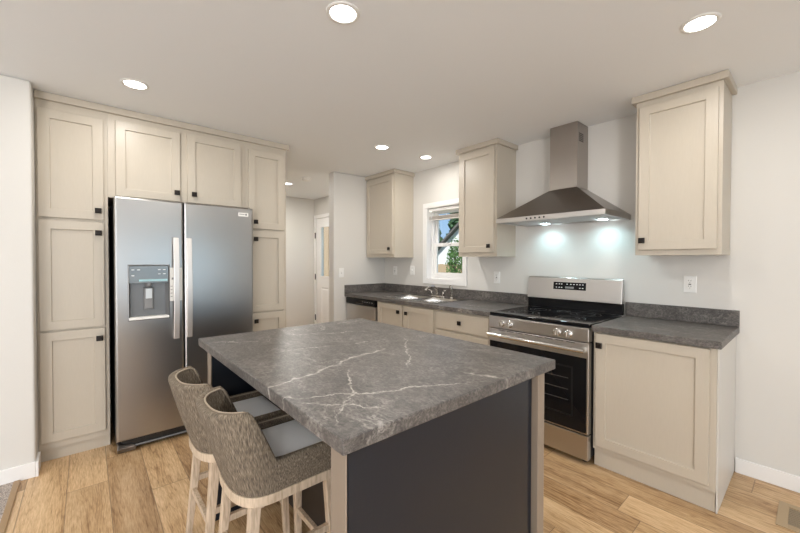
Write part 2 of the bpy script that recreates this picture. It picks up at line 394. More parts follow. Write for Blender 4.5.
# ---- kitchen window
def kitchen_window():
    bm = new(); c = .048
    holes(bm, WX0-c, WX1+c, WZ0-c, WZ1+c, [(WX0, WX1, WZ0, WZ1)], lambda b, a, d, e, f: box(b, a, d, -.016, -.0005, e, f))
    w = struct('window_1', bm, M_trim)
    bm = new(); j = .012                                   # jamb liners
    holes(bm, WX0, WX1, WZ0, WZ1, [(WX0+j, WX1-j, WZ0+j, WZ1-j)], lambda b, a, d, e, f: box(b, a, d, -.010, .075, e, f)); obj('jamb', bm, M_trim, w)
    bm = new(); k = .040
    holes(bm, WX0, WX1, WZ0, WZ1, [(WX0+k, WX1-k, WZ0+k, WZ1-k)], lambda b, a, d, e, f: box(b, a, d, .075, .15, e, f)); obj('frame', bm, M_trim, w)
    zm = 1.512; a0, a1 = WX0+k, WX1-k; b0, b1 = WZ0+k, WZ1-k
    for nm, z0, z1, y, s in (('lower_sash', b0, zm+.02, .085, .042), ('upper_sash', zm-.02, b1, .115, .034)):
        bm = new(); holes(bm, a0, a1, z0, z1, [(a0+s, a1-s, z0+s, z1-s)], lambda b, p, q, r, t: box(b, p, q, y, y+.028, r, t))
        o = obj(nm, bm, M_trim, w, bevel=.003)
        obj('pane', bx(a0+s-.004, a1-s+.004, y+.012, y+.017, z0+s-.004, z1-s+.004), M_glass, o)
    bm = new(); box(bm, -1.10, -1.06, .070, .086, zm+.004, zm+.02); obj('sash_lock', bm, M_trim, w)
    return w
kitchen_window()
bl = thing('window_blind', 'white mini blind raised to the top of the window above the sink', 'blind', (-1.08, .035, 1.80))
obj('headrail', bx(-.262, .262, -.022, .022, .102, .138), M_white, bl, bevel=.003)
bm = new()
for i in range(9): box(bm, -.258, .258, -.018, .018, .012+i*.0042, .014+i*.0042)
obj('slat_stack', bm, mat('blind_slats', (.62, .57, .52), .5), bl)
obj('bottom_rail', bx(-.26, .26, -.017, .017, -.004, .010), mat('blind_rail', (.70, .66, .62), .4), bl, bevel=.003)
for x in (-.17, 0, .17): obj('lift_cord', tube(new(), [(x, 0, .05), (x, 0, .104)], .0015, 6), M_white, bl)
obj('tilt_wand', tube(new(), [(-.215, -.026, .115), (-.216, -.030, -.12), (-.217, -.030, -.36)], .0035, 8), mat('clear_wand', (.75, .75, .75), .2), bl, smooth=True)

# ---- entry door
def entry_door():
    bm = new(); c = .058
    holes(bm, DX0-c, DX1+c, 0, DZ1+c, [(DX0, DX1, -1, DZ1)], lambda b, a, d, e, f: box(b, a, d, -.015, -.0005, e, f))
    d = struct('door_1', bm, M_trim)
    x0, x1 = DX0+.006, DX1-.006
    L = (-3.955, -3.365, 1.04, 1.905)
    ps = [(-3.955, -3.70, .22, .86), (-3.62, -3.365, .22, .86)]
    bm = new(); holes(bm, x0, x1, .008, DZ1-.005, [L] + ps, lambda b, a, q, e, f: box(b, a, q, .004, .048, e, f))
    for p in ps:
        loops(bm, [rect(p[0], p[1], p[2], p[3], .004), rect(p[0], p[1], p[2], p[3], .016, .018), rect(p[0], p[1], p[2], p[3], .016, .03), rect(p[0], p[1], p[2], p[3], .008, .05)], cap0=False)
    s = obj('slab', bm, M_trim, d)
    bm = new(); holes(bm, L[0]-.02, L[1]+.02, L[2]-.02, L[3]+.02, [(L[0]+.012, L[1]-.012, L[2]+.012, L[3]-.012)], lambda b, a, q, e, f: box(b, a, q, -.006, .004, e, f)); obj('lite_frame', bm, M_trim, s, bevel=.003)
    obj('pane', bx(L[0], L[1], .022, .028, L[2], L[3]), M_glass, s)
    for z in (.315, 1.035, 1.762): obj('hinge', lathe(new(), [(.009, -.05), (.009, .05)], (DX0+.002, -.019, z), 'z', 10), M_knob, d, smooth=False)
    obj('door_knob', lathe(new(), [(.03, .004), (.03, -.004), (.012, -.008), (.012, -.03), (.028, -.04), (.03, -.055), (.018, -.066)], (x1-.07, 0, .96), 'y', 20), M_knob, s, smooth=True)
entry_door()

# ------------------------------------------------------------------ cabinets (local frame: wall at y=0, front at -depth, x to the right)
FT = .019
def carcass(w, d, z0, z1, foot=False, top=True):
    bm = new(); t = .016; fw = .03
    box(bm, 0, t, -d+FT, 0, z0, z1); box(bm, w-t, w, -d+FT, 0, z0, z1); box(bm, t, w-t, -.006, 0, z0, z1)
    box(bm, t, w-t, -d+FT, -.006, z0, z0+t)
    if top: box(bm, t, w-t, -d+FT, -.006, z1-t, z1)
    return bm
def face_frame(w, d, z0, z1, cells, extra=()):
    bm = new(); holes(bm, 0, w, z0, z1, cells, lambda b, a, q, e, f: box(b, a, q, -d, -d+FT, e, f)); return bm
def shaker(x0, x1, z0, z1, y, t=.019, s=.057, rec=.012):
    """shaker door or drawer front whose back lies at y and front at y-t"""
    bm = new()
    loops(bm, [rect(x0, x1, z0, z1, y), rect(x0, x1, z0, z1, y-t+.002), rect(x0, x1, z0, z1, y-t, .002), rect(x0, x1, z0, z1, y-t, s),
               rect(x0, x1, z0, z1, y-t+rec-.001, s+.0015), rect(x0, x1, z0, z1, y-t+rec, s+.004)])
    return bm
def slab_front(x0, x1, z0, z1, y, t=.019):
    return loops(new(), [rect(x0, x1, z0, z1, y), rect(x0, x1, z0, z1, y-t+.003), rect(x0, x1, z0, z1, y-t, .003)])
def knob(parent, x, z, y):
    bm = new(); lathe(bm, [(.007, 0), (.006, -.014)], (x, y, z), 'y', 12)
    a = .018
    loops(bm, [rect(x-a, x+a, z-a, z+a, y-.012, .003), rect(x-a, x+a, z-a, z+a, y-.015), rect(x-a, x+a, z-a, z+a, y-.024), rect(x-a, x+a, z-a, z+a, y-.029, .005)])
    obj('knob', bm, M_knob, parent, bevel=.002)
def crown(bm, x0, x1, y0, z0, z1, o, left=True, right=True):
    """flat crown: small step then overhanging board, running round front and the open sides"""
    xl = x0-(o if left else 0); xr = x1+(o if right else 0)
    box(bm, xl, xr, y0-o, y0, z0, z1)
    if left: box(bm, xl, x0, y0, 0, z0, z1)
    if right: box(bm, x1, xr, y0, 0, z0, z1)
    return bm
def door(parent, x0, x1, z0, z1, d, kx=None, kz=None, s=.057):
    o = obj('door', shaker(x0, x1, z0, z1, -d-.0006, s=s), M_cab, parent)
    if kx is not None: knob(o, kx, kz, -d-.0006-.019)
    return o
FW = SW + .003                        # back of the fridge-wall cabinets
FD = -1.588 - FW                      # their depth
def wall_cab(name, label, x0, x1, z0, z1, d, dr, k, group, loc0=(0, -.002), left=True, right=True):
    """a hanging cabinet on the range wall; dr = door rect, k = knob (world x,z)"""
    w = x1-x0; r = thing(name, label, 'cabinet', (x0, loc0[1], z0), 0, group)
    h = z1-z0; b = obj('body', carcass(w, d, 0, h), M_cab, r)
    obj('face_frame', face_frame(w, d, 0, h, [(.035, w-.035, .045, h-.095)]), M_cab, r)
    door(r, dr[0]-x0, dr[1]-x0, dr[2]-z0, dr[3]-z0, d, k[0]-x0, k[1]-z0)
    obj('crown', crown(new(), 0, w, -d, h-.042, h+.001, .0245, left, right), M_cab, r, bevel=.003)
    return r
UD = .3065; UZ0, UZ1 = 1.363, H-.003
wall_cab('wall_cabinet', 'taupe wall cabinet hanging in the corner left of the window', -2.164, -1.595, UZ0, UZ1, UD, (-2.138, -1.612, 1.403, 2.338), (-1.665, 1.466), 'taupe wall cabinets', left=False)
wall_cab('wall_cabinet', 'taupe wall cabinet hanging between the window and the range hood', -.610, -.174, UZ0, UZ1, UD, (-.588, -.196, 1.400, 2.345), (-.240, 1.458), 'taupe wall cabinets')
wall_cab('wall_cabinet', 'taupe wall cabinet right of the range hood, above the wall outlet', .905, 1.340, UZ0, UZ1, UD, (.926, 1.321, 1.397, 2.330), (.951, 1.458), 'taupe wall cabinets')

# pantry towers and the cabinet over the fridge: local x = world y - Y0, front faces +X
def tower(label, Y0, Y1, u0, u1, ku, toe_left):
    w = Y1-Y0; r = thing('pantry_cabinet', label, 'cabinet', (FW, Y0, 0), PI/2, 'tall pantry cabinets'); top = H-.004
    obj('body', carcass(w, FD, .084, top), M_cab, r)
    cells = [(.03, w-.03, .15, .845), (.03, w-.03, .885, 1.575), (.03, w-.03, 1.625, 2.29)]
    obj('face_frame', face_frame(w, FD, .084, top, cells), M_cab, r)
    obj('toe_board', bx(0, w, -FD+.022, -FD+.038, .0005, .084), M_cab, r)
    for z0, z1, kz in ((.130, .853, .784), (.866, 1.588, 1.514), (1.606, 2.306, 1.667)): door(r, u0-Y0, u1-Y0, z0, z1, FD, ku-Y0, kz)
    return r
tower('tall taupe pantry cabinet left of the fridge, by the white wall', -3.324, -2.962, -3.312, -2.985, -3.015, True)
tower('tall taupe pantry cabinet right of the fridge, by the hallway opening', -2.024, -1.654, -1.999, -1.677, -1.944, False)
r = thing('over_fridge_cabinet', 'taupe two-door cabinet above the fridge', 'cabinet', (FW, -2.961, 1.772), PI/2)
w = 2.961-2.025; h = H-.004-1.772
obj('body', carcass(w, FD, 0, h), M_cab, r)
obj('face_frame', face_frame(w, FD, 0, h, [(.05, .43, .03, h-.10), (.50, w-.05, .03, h-.10)]), M_cab, r)
door(r, .043, .442, .012, 2.322-1.772, FD, .417, 1.850-1.772); door(r, .490, .899, .012, 2.330-1.772, FD, .535, 1.850-1.772)
# the one crown running over all three
bm = new(); box(bm, 0, 3.324-1.654+.0245, -FD-.0255, -FD-.001, 0, .046)
cm = single('crown_molding', bm, M_cab, 'long taupe crown molding along the top of the pantry and fridge cabinets', 'molding', (FW, -3.324, H-.0475), bevel=.003, rotz=PI/2)

# base cabinets on the range wall
BD = .61; BT = .873
def base(name, label, x0, x1, cells, group='taupe base cabinets', top=True, side=False):
    w = x1-x0; r = thing(name, label, 'cabinet', (x0, -.002, 0), 0, group)
    obj('body', carcass(w, BD-.002, .117, BT, top=top), M_cab, r)
    obj('face_frame', face_frame(w, BD-.002, .117, BT, cells), M_cab, r)
    bm = bx(0, w-(.003 if side else 0), -BD+.026, -BD+.042, .0005, .117)
    obj('toe_board', bm, M_cab, r)
    if side:
        obj('side_panel', bx(w-.016+.0165, w+.0065, -BD+.018, 0, .0005, BT), mat('pale_side_panel', (.66, .635, .59), .4), r)['label'] = 'paler side panel'
    return r
DF = BD-.002
sb = base('sink_cabinet', 'taupe two-door base cabinet under the sink', -1.532, -.632, [(.04, .41, .16, .85), (.49, .86, .16, .85)], top=False)
door(sb, -1.507+1.532, -1.098+1.532, .142, .862, DF, -1.140+1.532, .790); door(sb, -1.062+1.532, -.650+1.532, .142, .862, DF, -1.044+1.562, .790)
db = base('drawer_cabinet', 'taupe base cabinet with a drawer, left of the range', -.631, -.006, [(.03, .595, .16, .42), (.03, .595, .45, .68), (.03, .595, .72, .85)])
for z0, z1, kz in ((.702, .858, .782), (.425, .684, None), (.142, .408, None)):
    o = obj('drawer', slab_front(.020, .600, z0, z1, -DF-.0006) if kz else shaker(.020, .600, z0, z1, -DF-.0006, s=.05), M_cab, db)
    knob(o, .308, kz if kz else (z0+z1)/2-.02, -DF-.0196)
rb = base('base_cabinet', 'taupe one-door base cabinet right of the range', .766, 1.368, [(.04, .555, .17, .85)], side=True)
door(rb, .783-.766, 1.341-.766, .146, .866, DF, .808-.766, .792)

# ------------------------------------------------------------------ countertops
def counter_with_hole(x0, x1, y0, y1, z0, z1, hole=None):
    bm = new(); hs = [hole] if hole else []
    us = sorted({x0, x1, *([hole[0], hole[1]] if hole else [])}); vs = sorted({y0, y1, *([hole[2], hole[3]] if hole else [])})
    V = {}
    def gv(x, y):
        if (x, y) not in V: V[(x, y)] = bm.verts.new((x, y, z0))
        return V[(x, y)]
    fs = []
    for a, b in zip(us, us[1:]):
        for c, d in zip(vs, vs[1:]):
            if hole and hole[0] < (a+b)/2 < hole[1] and hole[2] < (c+d)/2 < hole[3]: continue
            fs.append(bm.faces.new((gv(a, c), gv(b, c), gv(b, d), gv(a, d))))
    ex = bmesh.ops.extrude_face_region(bm, geom=fs)
    bmesh.ops.translate(bm, verts=[v for v in ex['geom'] if isinstance(v, bmesh.types.BMVert)], vec=(0, 0, z1-z0))
    return bm
SX0, SX1, SY0, SY1 = -1.500, -.660, -.575, -.075
ct = thing('countertop', 'long dark grey veined countertop holding the sink, left of the range', 'countertop', (-1.085, 0, .8745), 0)
def shift(bm, dx, dy, dz): bmesh.ops.translate(bm, verts=bm.verts, vec=(dx, dy, dz)); return bm
obj('worktop', shift(counter_with_hole(-2.165, -.004, -.648, -.0015, .8745, .914, (SX0+.02, SX1-.02, SY0+.02, SY1-.02)), 1.085, 0, -.8745), M_stone, ct, bevel=.004)
obj('backsplash', shift(bx(-2.165, -.004, -.021, -.0015, .9145, 1.016), 1.085, 0, -.8745), M_stone, ct, bevel=.003)
obj('side_splash', shift(bx(-2.1665, -2.146, -.646, -.0215, .9145, 1.016), 1.085, 0, -.8745), M_stone, ct, bevel=.003)
ct = thing('countertop', 'short dark grey veined countertop right of the range', 'countertop', (1.077, 0, .8745), 0)
obj('worktop', shift(bx(.764, 1.390, -.648, -.0015, .8745, .914), -1.077, 0, -.8745), M_stone, ct, bevel=.004)
obj('backsplash', shift(bx(.764, 1.390, -.021, -.0015, .9145, 1.016), -1.077, 0, -.8745), M_stone, ct, bevel=.003)

# ------------------------------------------------------------------ sink and tap
sk = thing('sink', 'stainless double-bowl sink set in the countertop below the window', 'sink', (-1.08, -.325, .9145))
def sink_mesh():
    bm = new(); hw, hd = .42, .25
    bowls = [(-.385, -.015, -.215, .135), (.015, .385, -.215, .135)]
    put = lambda b, a, q, e, f: box(b, a, q, e, f, 0, .005)
    holes(bm, -hw, hw, -hd, hd, bowls, put)
    return bm, bowls
bm, bowls = sink_mesh(); obj('rim', bm, M_chrome, sk)
for b in bowls:
    bm = new()
    def rl(i, z, bb=b): return [(bb[0]+i, bb[2]+i, z), (bb[1]-i, bb[2]+i, z), (bb[1]-i, bb[3]-i, z), (bb[0]+i, bb[3]-i, z)]
    loops(bm, [rl(0, .005), rl(.004, -.02), rl(.012, -.16), rl(.04, -.185)], cap0=False)
    o = obj('bowl', bm, M_chrome, sk); s_ = o.modifiers.new('shell', 'SOLIDIFY'); s_.thickness = .0012; s_.offset = 1
    lathe_o = obj('drain', lathe(new(), [(.045, -.1845), (.045, -.181), (.03, -.183)], ((b[0]+b[1])/2, (b[2]+b[3])/2, 0), 'z', 20), M_steeld, o)
fc = thing('faucet', 'brushed nickel low-arc faucet with side handles behind the sink', 'faucet', (-1.07, -.125, .9200))
obj('base_plate', loops(new(), [[(x*.11*k, y*.026*k, z) for x, y in [(math.cos(a)*1.0, math.sin(a)) for a in [2*PI*i/20 for i in range(20)]]] for k, z in ((1, 0), (1, .010), (.85, .018))]), M_nickel, fc, smooth=True)
obj('spout', tube(new(), [(0, 0, .014), (0, 0, .06), (0, -.01, .092), (0, -.05, .116), (0, -.11, .118), (0, -.165, .100), (0, -.185, .080)], [.019, .017, .015, .013, .012, .012, .013], 14), M_nickel, fc, smooth=True)
for s in (-1, 1):
    o = obj('handle', tube(new(), [(s*.085, 0, .016), (s*.085, 0, .05), (s*.088, 0, .062)], [.018, .014, .010], 12), M_nickel, fc, smooth=True)
    obj('lever', tube(new(), [(s*.086, 0, .058), (s*.105, -.01, .070), (s*.145, -.02, .080)], [.008, .006, .007], 8), M_nickel, o, smooth=True)
sp = thing('side_sprayer', 'brushed nickel side sprayer standing right of the faucet', 'sprayer', (-.865, -.115, .9200))
obj('collar', lathe(new(), [(.022, 0), (.022, .008), (.015, .014)], n=18), M_nickel, sp, smooth=True)
obj('spray_head', tube(new(), [(0, 0, .012), (0, 0, .05), (0, -.003, .09), (0, -.012, .118), (0, -.028, .128)], [.010, .012, .015, .017, .014], 12), M_nickel, sp, smooth=True)

# ------------------------------------------------------------------ dishwasher
dw = thing('dishwasher', 'stainless dishwasher with black control strip at the left end of the counter', 'dishwasher', (-2.150, 0, 0))
obj('tub', bx(.004, .606, -.585, -.03, .10, .868), M_blackcase, dw)
obj('door_panel', bx(.006, .604, -.632, -.586, .13, .792), M_steel, dw, bevel=.004)
o = obj('control_strip', bx(.006, .604, -.640, -.586, .797, .868), M_glassblk, dw, bevel=.008)
obj('latch_pocket', bx(.24, .38, -.6435, -.6395, .803, .820), M_slot, o)
pieces('legend', [(.36+i*.045, .385+i*.045, -.6412, -.6395, .838, .842) for i in range(5)], M_lgrey, o)
obj('toe_plate', bx(.006, .604, -.56, -.55, .002, .098), M_black, dw)

# ------------------------------------------------------------------ refrigerator (local x = along fridge wall, front to -y)
fr = thing('refrigerator', 'stainless side-by-side refrigerator with ice dispenser between the pantry cabinets', 'refrigerator', (FW, -2.938, 0), PI/2)
DEP = -1.37 - FW      # front of doors
obj('case', bx(.004, .904, -DEP+.085, -.02, .035, 1.735), M_blackcase, fr, bevel=.006)
def fdoor(x0, x1, hole=None):
    bm = new(); y0, y1 = -DEP, -DEP+.076; z0, z1 = .092, 1.755
    if hole: holes(bm, x0, x1, z0, z1, [hole], lambda b, a, q, e, f: box(b, a, q, y0, y1, e, f))
    else: box(bm, x0, x1, y0, y1, z0, z1)
    return bm
def ring_door(x0, x1, hole):
    """door with rounded long edges and a dispenser recess cut into it as one closed skin"""
    y0, y1 = -DEP, -DEP+.076; z0, z1 = .092, 1.755; bm = new()
    hx0, hx1, hz0, hz1 = hole
    L = [rect(x0, x1, z0, z1, y1), rect(x0, x1, z0, z1, y0+.012), rect(x0, x1, z0, z1, y0+.0035, .0035), rect(x0, x1, z0, z1, y0, .012),
         rect(hx0, hx1, hz0, hz1, y0), rect(hx0, hx1, hz0, hz1, y0+.068)]
    return loops(bm, L)
def plain_door(x0, x1):
    y0, y1 = -DEP, -DEP+.076; z0, z1 = .092, 1.755
    return loops(new(), [rect(x0, x1, z0, z1, y1), rect(x0, x1, z0, z1, y0+.012), rect(x0, x1, z0, z1, y0+.0035, .0035), rect(x0, x1, z0, z1, y0, .012)])
HO = (.072, .310, .912, 1.292)
fd1 = obj('freezer_door', ring_door(.001, .401, HO), M_steelv, fr)
fd2 = obj('fridge_door', plain_door(.407, .907), M_steelv, fr)
def fhandle(parent, x):
    bm = new(); n = 12; ls = []
    for i in range(n+1):
        t = i/n; z = .757+t*.732; bow = .020*math.sin(PI*t)
        y = -DEP-.030-bow
        ls.append([(x-.018, y-.006, z), (x+.018, y-.006, z), (x+.018, y+.006, z), (x-.018, y+.006, z)])
    loops(bm, ls)
    for z in (.79, 1.455): box(bm, x-.012, x+.012, -DEP-.034, -DEP+.002, z-.016, z+.016)
    obj('handle', bm, M_satin, parent, bevel=.003)
fhandle(fd1, .350); fhandle(fd2, .432)
# dispenser
y = -DEP
ds = obj('dispenser', loops(new(), [rect(HO[0]-.004, HO[1]+.004, HO[2]-.004, HO[3]+.004, y-.002), rect(HO[0], HO[1], HO[2], HO[3], y-.004, .002), rect(HO[0], HO[1], HO[2], HO[3], y+.002, .006), rect(HO[0], HO[1], HO[2], HO[3], y+.058, .016)], cap0=False), mat('dispenser_recess', (.20, .20, .20), .35, .5), fr)
obj('control_panel', bx(HO[0]+.005, HO[1]-.005, y-.003, y+.03, 1.166, HO[3]-.006), mat('dispenser_panel', (.20, .21, .21), .22, .4), ds, bevel=.002)
_l = []
for i, (px, pz) in enumerate([(.018, .09), (.018, .05), (.05, .09), (.170, .09), (.200, .09), (.170, .06), (.200, .06)]): _l.append((HO[0]+px, HO[0]+px+.016, y-.0042, y-.0028, 1.166+pz, 1.166+pz+.006))
pieces('legend', _l, M_mark, ds)
obj('indicator_strip', bx(HO[0]+.060, HO[1]-.012, y-.0045, y-.0025, 1.178, 1.192), mat('pale_blue_strip', (.35, .55, .58), .3), ds)
obj('paddle', loops(new(), [rect(HO[0]+.088, HO[0]+.150, .975, 1.135, y+.056), rect(HO[0]+.088, HO[0]+.150, .975, 1.135, y+.030, .004), rect(HO[0]+.088, HO[0]+.150, .975, 1.135, y+.026, .012)]), M_grey, ds, bevel=.003)
obj('paddle_pad', bx(HO[0]+.100, HO[0]+.138, y+.0215, y+.026, 1.055, 1.125), mat('pale_pad', (.62, .66, .68), .2), ds, bevel=.003)
obj('spout', lathe(new(), [(.020, 1.168), (.020, 1.15), (.012, 1.138)], (HO[0]+.119, y+.026, 0), 'z', 18), M_grey, ds)
obj('drip_tray', bx(HO[0]+.002, HO[1]-.002, y-.010, y+.05, HO[2]+.001, HO[2]+.018), M_white, ds, bevel=.003)
stk = obj('sticker', bx(.3125, .392, y-.0012, y+.0005, 1.030, 1.272), M_paper, fr)
stk['label'] = 'white paper sheet behind the freezer handle'
pieces('print', [(.325, .337, y-.0018, y-.0008, 1.185, 1.200)] + [(.318, .330, y-.0018, y-.0008, 1.06+i*.025, 1.064+i*.025) for i in range(4)], M_grey, stk)
bd = obj('badge', bx(.789, .868, y-.003, y+.0005, 1.683, 1.713), M_white, fr, bevel=.002)
pieces('print', [(.797, .838, y-.0036, y-.0028, 1.698, 1.7035), (.843, .856, y-.0036, y-.0028, 1.692, 1.706)], M_grey, bd)
gr_ = obj('toe_grille', bx(.03, .88, -DEP+.050, -DEP+.080, .018, .088), M_black, fr)
bm = new(); tube(bm, [(.10, -DEP+.045, .030), (.88, -DEP+.045, .030)], .006, 8); obj('grille_bar', bm, M_grey, gr_)
for x in (.06, .85): obj('foot_cover', loops(new(), [[(x-.055, -DEP+.03, .004), (x+.05, -DEP+.03, .004), (x+.05, -DEP+.08, .004), (x-.055, -DEP+.08, .004)], [(x-.055, -DEP+.02, .03), (x+.05, -DEP+.03, .03), (x+.05, -DEP+.08, .03), (x-.055, -DEP+.08, .03)], [(x-.05, -DEP+.035, .060), (x+.03, -DEP+.045, .045), (x+.03, -DEP+.08, .045), (x-.05, -DEP+.08, .060)]]), M_steeld, fr, bevel=.003)
for x in (.05, .46, .86): obj('hinge_cover', bx(x-.035, x+.035, -DEP+.03, -DEP+.13, 1.736, 1.760), M_black, fr, bevel=.004)

# ------------------------------------------------------------------ range
rg = thing('range', 'stainless electric range with black glass top below the hood', 'stove', (0, 0, 0))
X0, X1 = .001, .757
obj('body', bx(X0+.004, X1-.004, -.620, -.028, .045, .894), M_blackcase, rg)
ck = obj('cooktop', bx(X0, X1, -.660, -.075, .895, .920), M_glassblk, rg, bevel=.005)
def ring(cx, cy, r0):
    bm = new()
    for rr in (r0,):
        bmv = []
        for k in range(40):
            a = 2*PI*k/40; bmv.append((bm.verts.new((cx+rr*math.cos(a), cy+rr*math.sin(a), .9204)), bm.verts.new((cx+(rr-.0025)*math.cos(a), cy+(rr-.0025)*math.sin(a), .9204))))
        for k in range(40):
            a, b = bmv[k], bmv[(k+1) % 40]; bm.faces.new((a[0], b[0], b[1], a[1]))
    return bm
for cx, cy, rr in ((.20, -.49, .115), (.56, -.49, .10), (.20, -.23, .08), (.56, -.23, .105), (.38, -.20, .05)): obj('burner_ring', ring(cx, cy, rr), M_grey, ck); obj('burner_ring', ring(cx, cy, rr*.62), M_grey, ck)
cpn = obj('control_panel', bx(X0, X1, -.668, -.612, .803, .892), M_steel, rg, bevel=.004)
for kx in (.120, .186, .552, .628):
    k = obj('knob', lathe(new(), [(.026, -.668), (.026, -.674), (.0215, -.676), (.020, -.698), (.017, -.702)], (kx, 0, .842), 'y', 24), M_chrome, rg)
    sharp(k); obj('grip', bx(kx-.004, kx+.004, -.709, -.700, .824, .860), M_chrome, k, bevel=.002)
dr = obj('oven_door', bx(X0, X1, -.668, -.622, .207, .797), M_steel, rg, bevel=.004)
obj('door_glass', bx(X0+.012, X1-.012, -.6705, -.6675, .216, .700), M_glassblk, dr)
bm = new(); holes(bm, .10, .66, .30, .63, [(.112, .648, .312, .618)], lambda b, a, q, e, f: box(b, a, q, -.6712, -.6704, e, f)); obj('window_border', bm, mat('window_border_print', (.010, .010, .010), .3, 0, Specular_IOR_Level=.2), dr)
pieces('oven_rack', [(.14, .63, -.6712, -.6704, z, z+.005) for z in (.40, .47, .545)], mat('rack_behind_glass', (.06, .056, .052), .3), dr)
bm = new(); tube(bm, [(X0+.015, -.706, .752), (X1-.015, -.706, .752)], .015, 14, 1.0)
hb = obj('handle', bm, M_chrome, dr, smooth=True)
sharp(hb)
for a in (X0+.014, X1-.040): obj('handle_bracket', bx(a, a+.026, -.708, -.667, .738, .766), M_chrome, dr, bevel=.004)
pieces('vent_slot', [(.09+i*.075, .145+i*.075, -.6692, -.6676, .7865, .791) for i in range(8)], M_slot, dr)
obj('drawer', bx(X0, X1, -.668, -.622, .040, .199), M_steel, rg, bevel=.004)
for x in (.05, .71):
    for y_ in (-.59, -.08): obj('foot', lathe(new(), [(.018, .0005), (.018, .01), (.010, .012), (.010, .045)], (x, y_, 0), 'z', 12), M_black, rg)
bk = obj('backguard', loops(new(), [[(X0, y_, z) for y_, z in ((-.030, .92), (-.072, .92), (-.072, 1.002), (-.030, 1.002))], [(X1, y_, z) for y_, z in ((-.030, .92), (-.072, .92), (-.072, 1.002), (-.030, 1.002))]]), M_glassblk, rg)
pr = [(-.030, 1.003), (-.086, 1.003), (-.084, 1.03), (-.070, 1.178), (-.060, 1.187), (-.030, 1.187)]
bp_ = obj('control_housing', loops(new(), [[(X0, a, b) for a, b in pr], [(X1, a, b) for a, b in pr]]), M_steel, rg, bevel=.002)
def on_tilt(x0, x1, z0, z1, t0, t1):
    yf = lambda z: -.084+(z-1.03)*(.014/.148)
    return loops(new(), [[(x0, yf(z0)-t, z0), (x1, yf(z0)-t, z0), (x1, yf(z1)-t, z1), (x0, yf(z1)-t, z1)] for t in (t0, t1)])
dp = obj('display', on_tilt(.235, .500, 1.086, 1.147, -.001, .002), M_glassblk, rg)
bm = new()
for i, px in enumerate((.256, .280, .300, .345, .375, .400, .425, .448, .470)):
    for z in (1.100, 1.128):
        if z < 1.11 and px > .31 and px < .44: continue
        obj('legend', on_tilt(px, px+.011, z, z+.006, .0021, .0026), M_mark, dp)
obj('clock_window', on_tilt(.335, .405, 1.096, 1.112, .0021, .0026), M_grey, dp)

# ------------------------------------------------------------------ range hood
HX0, HX1, HY = -.052, .786, -.500
hd = thing('range_hood', 'stainless chimney range hood with two lit lamps above the range', 'range hood', (.367, 0, 1.63))
oh = lambda bm: shift(bm, -.367, 0, -1.63)
def rz(x0, x1, y0, y1, z): return [(x0, y0, z), (x1, y0, z), (x1, y1, z), (x0, y1, z)]
obj('rim', oh(holes(new(), HX0, HX1, HY, -.003, [(HX0+.012, HX1-.012, HY+.012, -.015)], lambda b, a, q, e, f: box(b, a, q, e, f, 1.634, 1.670))), M_steel, hd, bevel=.001)
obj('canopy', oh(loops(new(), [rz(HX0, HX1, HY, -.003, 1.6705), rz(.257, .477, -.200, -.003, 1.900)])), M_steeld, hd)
ch = obj('chimney', oh(loops(new(), [rz(.257, .477, -.200, -.003, 1.9005), rz(.257, .477, -.200, -.003, H-.002)])), M_chim, hd, bevel=.002)
for i in range(5): obj('vent_slot', oh(bx(.4765, .4785, -.175, -.095, 2.262+i*.014, 2.269+i*.014)), M_slot, ch)
under = obj('underside', oh(bx(HX0+.012, HX1-.012, HY+.012, -.015, 1.644, 1.650)), M_under, hd)
for a, b in ((.03, .355), (.375, .70)):
    bm = new(); box(bm, a, b, -.44, -.10, 1.639, 1.6438)
    for i in range(12): box(bm, a+.015+i*.025, a+.024+i*.025, -.43, -.11, 1.637, 1.6392)
    obj('filter', oh(bm), M_under, under)
for i, x in enumerate((.315, .350, .385, .420, .455)): obj('button', oh(lathe(new(), [(.007, HY-.0005), (.007, HY-.004)], (x-.09, 0, 1.652), 'y', 12)), M_black, hd)
for lx in (.190, .640):
    o = obj('hood_lamp', oh(lathe(new(), [(.034, 1.6435), (.034, 1.634), (.028, 1.6325)], (lx, -.135, 0), 'z', 24)), M_led, hd)
    ld = bpy.data.lights.new('hood_lamp_light', 'SPOT'); ld.energy = HOOD; ld.color = (.55, .90, 1); ld.spot_size = math.radians(150); ld.spot_blend = .9; ld.shadow_soft_size = .025
    lo = bpy.data.objects.new('hood_lamp_light', ld); C.objects.link(lo); lo.parent = hd; lo.location = (lx-.367, -.135, .004); lo.rotation_euler = (math.radians(8), 0, 0)

# ------------------------------------------------------------------ island
isl = thing('island_cabinet', 'dark espresso kitchen island with taupe corner posts', 'island', (.28, -2.1, 0))
io = lambda bm: shift(bm, -.28, 2.1, 0)
IZ = .8735
obj('end_panel', io(bx(.912, .938, -2.606, -1.648, .001, IZ)), M_dark, isl)
obj('end_panel', io(bx(-.345, -.285, -2.606, -1.648, .001, IZ)), M_dark, isl)
obj('skin_panel', io(bx(.9385, .966, -2.604, -1.772, .001, IZ)), M_dark, isl, bevel=.001)
for x0, x1, y0, y1 in ((.904, .9665, -2.6125, -2.6065), (-.347, -.283, -2.6125, -2.6065)): obj('corner_post', io(bx(x0, x1, y0, y1, .001, IZ)), M_post, isl, bevel=.002)['label'] = 'taupe edge post'
obj('edge_bead', io(bx(.894, .9035, -2.6105, -2.585, .001, IZ)), M_post, isl, bevel=.003)['label'] = 'taupe edge bead'
obj('stile', io(bx(.9385, .968, -1.700, -1.6485, .001, IZ)), M_post, isl, bevel=.002)['label'] = 'taupe face frame stile'
obj('back_panel', io(bx(-.284, .911, -2.255, -2.245, .001, IZ)), M_brown, isl)
